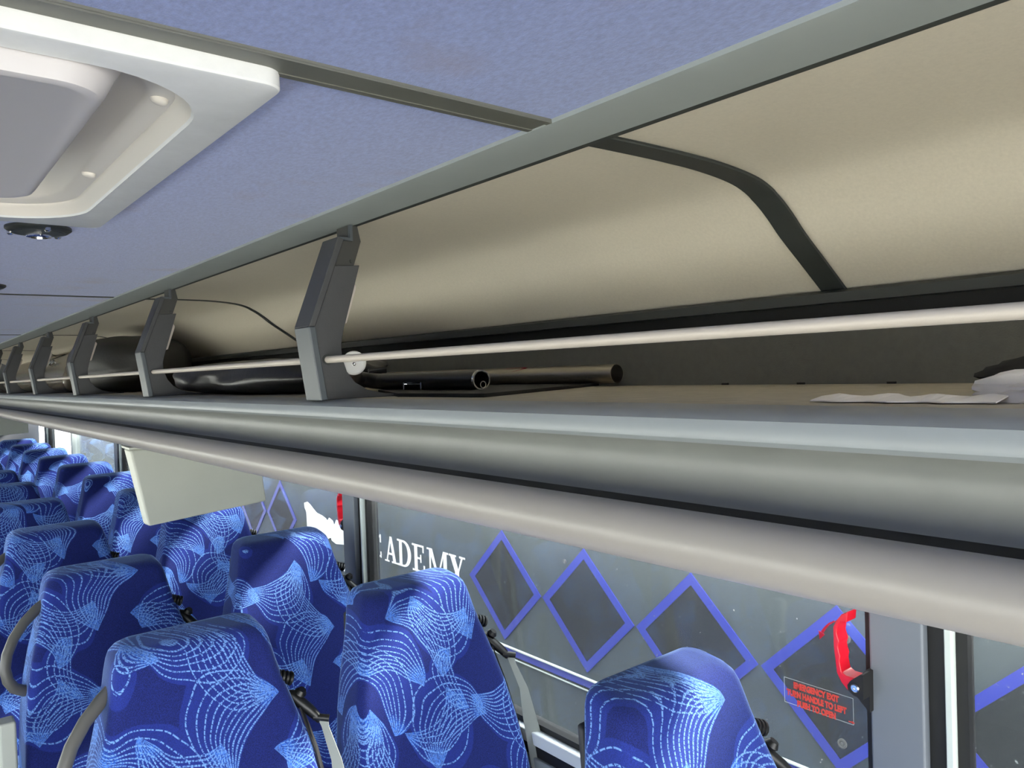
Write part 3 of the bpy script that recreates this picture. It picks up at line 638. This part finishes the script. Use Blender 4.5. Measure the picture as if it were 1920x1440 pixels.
def make_seat(aisle):
    t = thing('coach_chair', (0, 0, 0), 'seat', 'seat')
    make_backrest(t)
    # cushion
    loops = []
    for y, z0, z1, hw in ((-.13, .40, .47, .20), (-.16, .385, .485, .215), (-.30, .38, .49, .22), (-.45, .38, .495, .22), (-.55, .385, .485, .216), (-.585, .40, .46, .20)):
        loops.append([(a, y, (z0 + z1) / 2 + b) for a, b in rrect(hw, (z1 - z0) / 2, (z1 - z0) * 0.42, 4)])
    mk('cushion', MB().loft(loops), 'fabric', t, smooth=75, local=True)
    def bp(s, d): return (-s * math.sin(REC) + d * math.cos(REC), 1.12 - s * math.cos(REC) + d * math.sin(REC) * 0.55)
    a, b, c, d = bp(.06, .106), bp(.70, .150), bp(.70, .166), bp(.06, .120)
    mk('back_shell', MB().hexa([(-.205, b[0], b[1]), (.205, b[0], b[1]), (.205, c[0], c[1]), (-.205, c[0], c[1]), (-.140, a[0], a[1]), (.140, a[0], a[1]), (.140, d[0], d[1]), (-.140, d[0], d[1])]), 'shell', t, local=True, bevel=0.006)
    mk('base_frame', MB().box(-.21, .21, -.52, -.10, .33, .375), 'shell', t, local=True)
    mk('leg', MB().box(-.03, .03, -.48, -.12, .0, .33), 'shell', t, local=True)
    # belt guide on the window side with its webbing
    y, z = bp(.165, .045)
    mk('belt_guide', MB().tube([(.158, y + .004, z + .010), (.178, y - .006, z + .004), (.205, y - .026, z - .026), (.222, y - .040, z - .048)], [.008, .012, .011, .008], 10).tube([(.210, y - .034, z - .040), (.236, y - .050, z - .046)], [.007, .007], 10), 'guide', t, local=True, smooth=50)
    mb = MB()
    for k in range(4): mb.lathe([(.0115, 0), (.0135, .0015), (.0135, .0055), (.0115, .007)], (.148 + .0075 * k, y - .006 - .002 * k, z + .052 - .003 * k), (1, -.15, -.35), 12)
    mk('belt_knob', mb, 'guide', t, local=True, smooth=40)
    mk('belt_peg', MB().lathe([(.010, 0), (.0125, .005), (.008, .013)], (.190, y - .016, z + .006), (0.3, -.5, .8), 12), 'guide', t, local=True, smooth=40)
    def ribbon(path, wds, u=(.82, -.57, 0), th=0.0016):
        mb = MB(); loops = []; u = Vector(u); n_ = Vector((-u.y, u.x, 0)) * th
        for p, w_ in zip(path, wds):
            p = Vector(p); h = u * (w_ / 2); loops.append([p - h - n_, p + h - n_, p + h + n_, p - h + n_])
        return mb.loft(loops)
    q = [bp(s, -.002) for s in (.225, .28, .35, .44, .55, .66)]
    mk('belt_strap', ribbon([(.226, y - .044, z - .045), (.229, y - .046, z - .062), (.234, q[1][0] - .006, q[1][1]), (.239, q[2][0], q[2][1]), (.243, q[3][0], q[3][1]), (.245, q[4][0], q[4][1]), (.245, q[5][0], q[5][1])], [.020, .014, .020, .032, .042, .046, .046]), 'strap', t, local=True, smooth=60)
    q = [bp(s, .030) for s in (.18, .27, .36, .48, .60)]
    mk('belt_return', ribbon([(.190, q[0][0], q[0][1]), (.210, q[1][0], q[1][1]), (.222, q[2][0], q[2][1]), (.228, q[3][0], q[3][1]), (.230, q[4][0], q[4][1])], [.020, .030, .036, .040, .040], (.5, .86, 0)), 'strapdark', t, local=True, smooth=60)
    if aisle:
        pts = [(-.135, .045, 1.062), (-.160, .022, 1.052), (-.190, .002, 1.030), (-.214, -.016, 1.002), (-.230, -.030, .970), (-.236, -.038, .940), (-.232, -.042, .912), (-.220, -.040, .890), (-.200, -.032, .876), (-.178, -.018, .868)]
        mk('grab_handle', MB().tube(pts, [.011, .011, .0105, .0105, .0105, .0105, .0105, .0105, .011, .011], 12, flat=1.25), 'handle', t, local=True, smooth=60)
        mk('armrest', MB().loft([[(-.245 + a, -.105 + 0.10 * f, .60 + b2) for a, b2 in [(q_[0], q_[1] + .0) for q_ in rrect(.018, .02, .012, 3)]] for f in (0, 1)]).box(-.262, -.228, -.135, -.085, .58, .845), 'monitor', t, local=True, bevel=0.006)
    return t
seatA = make_seat(True); seatW = make_seat(False)
ordw = ['first', 'second', 'third', 'fourth', 'fifth', 'sixth', 'seventh', 'eighth', 'ninth', 'tenth', 'eleventh']
wl = {-1: 'blue patterned window seat standing closest, under the red handle and exit sticker', 0: 'blue patterned window seat whose top hides the foot of the white lettering', 1: 'blue patterned window seat just below the white script splash outside',
      2: 'blue patterned window seat directly under the bottom edge of the beige monitor', 3: 'blue patterned window seat half hidden behind the beige monitor'}
al = {0: 'blue patterned aisle seat standing closest, with a grey grab handle', 1: 'blue patterned aisle seat with a complete grey loop handle at its side', 2: 'blue patterned aisle seat third from the front, handle at picture edge'}
PITCH = 0.735
for k in range(0, 10):
    o = seatA if k == 0 else copy_tree(seatA)
    move(o, 0.436, 1.49 + PITCH * k, -1.612)
    tag(o, al.get(k, 'blue patterned aisle seat, %s in the aisle column' % ordw[k]), 'seat', 'aisle seats')
for k in range(-1, 10):
    o = seatW if k == -1 else copy_tree(seatW)
    move(o, 0.924, 1.49 + PITCH * k - (0.02 if k < 0 else 0), -1.612)
    tag(o, wl.get(k, 'blue patterned window seat, %s in the window column' % ordw[k + 1]), 'seat', 'window seats')

# ------------------------------------------------------------------ emergency exit hardware on the window
t = lever = thing('exit_lever', (1.16, 0.59, -0.545), 'red curved emergency exit handle on a black pivot plate by the pillar', 'handle')
G = [(0.588, -0.388), (0.598, -0.394), (0.607, -0.406), (0.612, -0.417), (0.612, -0.447), (0.61, -0.466), (0.608, -0.487), (0.601, -0.5), (0.591, -0.51), (0.584, -0.511), (0.578, -0.499), (0.575, -0.488), (0.583, -0.488), (0.593, -0.488), (0.6, -0.484), (0.602, -0.475), (0.603, -0.468), (0.6015, -0.46), (0.604, -0.453), (0.605, -0.446), (0.6025, -0.438), (0.605, -0.431), (0.6065, -0.425), (0.605, -0.415), (0.600, -0.406), (0.590, -0.405)]
mk('grip', MB().prism(G, 1.128, 1.158, 'x'), 'red', t, bevel=0.0016)
mk('pivot_plate', MB().prism([(0.572, -0.479), (0.566, -0.48), (0.567, -0.543), (0.569, -0.542), (0.590, -0.521), (0.597, -0.516), (0.598, -0.506), (0.592, -0.499), (0.583, -0.493)], 1.148, 1.172, 'x').prism([(0.5895, -0.509), (0.5905, -0.501), (0.585, -0.4925), (0.570, -0.4795), (0.566, -0.479), (0.566, -0.517), (0.582, -0.5145)], 1.127, 1.149, 'x'), 'black', t)
mk('bolt', MB().lathe([(0.0068, 0), (0.0066, 0.003), (0.005, 0.0045), (0.0025, 0.0045), (0.002, 0.003)], (1.127, 0.5775, -0.5015), (-1, 0, 0), 20), 'chrome', t, smooth=40)
lever2 = copy_tree(lever); move(lever2, 1.20, 0.59 + 1.772, -0.545); lever2['label'] = 'red exit handle far side of the white script, mostly hidden by the pillar'
def text_mesh(body, size, bold):
    cu = bpy.data.curves.new('txt', 'FONT'); cu.body = body; cu.size = size; cu.offset = bold; cu.align_x = 'CENTER'; cu.extrude = 0.0002
    to = bpy.data.objects.new('txt', cu); COL.objects.link(to)
    bpy.context.view_layer.update()
    me = bpy.data.meshes.new_from_object(to.evaluated_get(bpy.context.evaluated_depsgraph_get()))
    mb = MB(); mb.v = [tuple(v.co) for v in me.vertices]; mb.f = [tuple(p.vertices) for p in me.polygons]
    bpy.data.objects.remove(to); bpy.data.curves.remove(cu); bpy.data.meshes.remove(me)
    return mb
XS = 1.1952
t = thing('exit_sticker', (XS, 0.676, -0.595), 'clear rectangular sticker with red emergency exit wording below the red handle', 'sticker')
f = XS / 1.18
ys0, ys1, zs0, zs1 = 0.609 * f, 0.731 * f, -0.587 * f, -0.5435 * f
b = MB()
for r in ((ys0, ys1, zs0, zs0 + .0008), (ys0, ys1, zs1 - .0008, zs1), (ys0, ys0 + .0008, zs0, zs1), (ys1 - .0008, ys1, zs0, zs1)): b.box(XS - .0003, XS, *r)
mk('border', b, 'lines', t)
for body, yl, yr, z in (('EMERGENCY EXIT', 0.713, 0.633, -0.5575), ('TURN HANDLE TO LEFT', 0.7265, 0.6205, -0.5725), ('PUSH TO OPEN', 0.707, 0.639, -0.5870 + 0.0)):
    mb = text_mesh(body, 0.0125, 0.0007)
    xs = [p[0] for p in mb.v]; wd = max(xs) - min(xs); k = (yl - yr) * f / wd; cx_ = (max(xs) + min(xs)) / 2
    mb.v = [(XS - 0.0006 - p[2], (yl + yr) / 2 * f - (p[0] - cx_) * k + 0.0 * p[1], z * f + p[1] * 1.12) for p in mb.v]
    mk('wording', mb, 'redprint', t)
mk('maker_mark', MB().box(XS - .0004, XS, 0.6155, 0.6255, -0.5915, -0.5898).box(XS - .0004, XS, 0.6175, 0.6195, -0.5925, -0.5885), 'redprint', t)
# curved red arrow
pa = [(0.6365, -0.4255), (0.646, -0.432), (0.653, -0.440), (0.659, -0.4495)]
mb = MB(); up = []; dn = []
for i, p in enumerate(pa):
    q0, q1 = pa[max(0, i - 1)], pa[min(3, i + 1)]; d = Vector((q1[0] - q0[0], q1[1] - q0[1])).normalized(); h = 0.0011 + 0.0004 * i
    up.append(((p[0] - d.y * h) * f, (p[1] + d.x * h) * f)); dn.append(((p[0] + d.y * h) * f, (p[1] - d.x * h) * f))
mb.prism(up + dn[::-1], XS - .0004, XS, 'x'); mb.prism([(0.6545 * f, -0.4520 * f), (0.6650 * f, -0.4475 * f), (0.6635 * f, -0.4620 * f)], XS - .0004, XS, 'x')
tag(mk('arrow_sticker', mb, 'red'), 'small curved red arrow sticker pointing down beside the red handle', 'sticker')

# ------------------------------------------------------------------ the coach parked alongside
XB = 2.30
bus = thing('coach', (3.5, 5.0, -3.0), 'dark coach with blue diamond outlines parked close outside the windows', 'bus')
mk('body', MB().prism([(XB, -2.75), (XB, 0.3), (XB + 0.08, 0.48), (XB + 0.25, 0.56), (4.6, 0.56), (4.78, 0.48), (4.85, 0.3), (4.85, -2.75)], -5.0, 13.9), 'busbody', bus, bevel=0.03)
mk('end_panel', MB().box(XB - 0.006, XB, 9.2, 13.8, -1.33, -0.50), 'buspale', bus)
for i in range(8):
    y = -4.6 + i * 1.75
    mk('side_window', MB().box(XB - 0.004, XB + 0.002, y, y + 1.69, -0.66, 0.22), 'busglass', bus)
mk('stripe', MB().box(XB - 0.004, XB, -5, 13.8, -1.378, -1.345), 'busblue', bus)
mk('stripe_highlight', MB().box(XB - 0.012, XB, -5, 13.8, -1.3445, -1.336), 'whitestrip', bus, bevel=0.003)  # highlight along the top of the blue stripe, laid on as a pale strip
mk('panel_gap', MB().box(XB - 0.003, XB, -5, 13.8, -1.3885, -1.381), 'black', bus)
mk('panel_edge', MB().box(XB - 0.006, XB, -5, 13.8, -1.3945, -1.3890), 'whitestrip', bus)
dcs = [2.928 - 0.565 * i for i in range(0, 8)] + [5.62, 6.19, 6.76, 7.33]
for y in dcs:
    hw, hh, t_ = 0.277, 0.268, 0.036
    o_ = [(y, -1.045 + hh), (y - hw, -1.045), (y, -1.045 - hh), (y + hw, -1.045)]
    k = 1 - t_ / (hw * hh / math.hypot(hw, hh)) * 0.92
    i_ = [(y + (a - y) * k, -1.045 + (b + 1.045) * k) for a, b in o_]
    dm = mk('diamond', MB().prism(i_, XB - 0.003, XB, 'x'), 'busdark', bus)
    mb = MB()
    for j in range(4): mb.prism([o_[j], o_[(j + 1) % 4], i_[(j + 1) % 4], i_[j]], XB - 0.0045, XB, 'x')
    mk('diamond_outline', mb, 'busblue', dm)
def ell(cx, cy, rx, ry, a0, a1, n=14): return [(cx + rx * math.cos(math.radians(a0 + (a1 - a0) * k / n)), cy + ry * math.sin(math.radians(a0 + (a1 - a0) * k / n))) for k in range(n + 1)]
def R_(a, b, c, d): return [(a, b), (c, b), (c, d), (a, d)]
LET = {
 'C': [ell(.5, .5, .48, .5, 50, 310) + ell(.5, .5, .30, .43, 310, 50), R_(.78, .66, .86, .98), R_(.80, .06, .87, .30)],
 'A': [[(.40, 1), (.57, 1), (.87, .03), (.66, .03)], [(.42, .98), (.50, .92), (.21, .03), (.12, .03)], R_(.27, .29, .70, .37), R_(0, 0, .34, .06), R_(.55, 0, .98, .06)],
 'D': [R_(.14, .03, .34, .97), R_(0, .93, .5, 1), R_(0, 0, .5, .07), ell(.45, .5, .53, .5, 90, -90) + ell(.45, .5, .31, .42, -90, 90)],
 'E': [R_(.16, .03, .38, .97), R_(0, .93, .84, 1), R_(0, 0, .88, .07), R_(.78, .74, .86, 1), R_(.82, 0, .92, .28), R_(.38, .47, .62, .54), R_(.60, .36, .67, .65)],
 'M': [R_(.11, .03, .18, .97), R_(.78, .03, .93, .97), [(.08, 1), (.25, 1), (.55, .02), (.47, .02)], [(.78, 1), (.84, 1), (.54, .02), (.47, .02)], R_(0, .94, .2, 1), R_(.8, .94, 1, 1), R_(0, 0, .30, .06), R_(.68, 0, 1.02, .06)],
 'Y': [[(.08, .97), (.36, .97), (.64, .42), (.38, .42)], [(.80, .97), (.90, .97), (.62, .42), (.54, .42)], R_(.38, .03, .63, .45), R_(0, .94, .46, 1), R_(.68, .94, 1.04, 1), R_(.24, 0, .78, .06)]}
def letter(ch, yl, yr):
    mb = MB()
    for i, pl in enumerate(LET[ch]): mb.prism([(yl + (yr - yl) * u, -1.122 + 0.154 * v) for u, v in pl], XB - 0.0012 - 0.00015 * i, XB + 0.0005, 'x')
    mk('letter', mb, 'buswhite', bus, recalc=True)
for ch, a, b_ in (('A', 4.42, 4.27), ('C', 4.245, 4.095), ('A', 4.072, 3.925), ('D', 3.925, 3.772), ('E', 3.760, 3.620), ('M', 3.606, 3.400), ('Y', 3.392, 3.250)): letter(ch, a, b_)
SP = [(5.197, -0.9), (5.144, -0.887), (5.094, -0.904), (5.053, -0.924), (4.998, -0.948), (4.915, -0.956), (4.861, -0.968), (4.835, -0.982), (4.806, -0.958), (4.754, -0.972), (4.735, -1.0), (4.701, -0.959), (4.574, -0.96), (4.521, -0.988), (4.45, -1.0), (4.45, -1.10), (4.518, -1.108), (4.586, -1.107), (4.715, -1.122), (4.779, -1.107), (4.79, -1.09), (4.846, -1.112), (4.927, -1.099), (4.999, -1.122), (5.059, -1.15), (5.075, -1.12), (5.1, -1.124), (5.176, -1.161), (5.161, -1.07), (5.166, -0.963), (5.193, -0.934)]
mk('script_mark', MB().prism(SP, XB - 0.004, XB - 0.0005, 'x'), 'buswhite', bus)
mk('script_bar', MB().box(XB - 0.004, XB, 4.45, 4.75, -1.285, -1.262), 'buswhite', bus)
for y, z, q in ((1.203, -0.875, .8), (1.224, -1.213, .8), (2.482, -0.852, .5)):
    mk('round_lock', MB().lathe([(0.019 * q, 0), (0.019 * q, 0.004), (0.014 * q, 0.005), (0.012 * q, 0.002), (0.006 * q, 0.002), (0.005 * q, 0.006)], (XB - 0.003, y, z), (-1, 0, 0), 20), 'handle', bus)
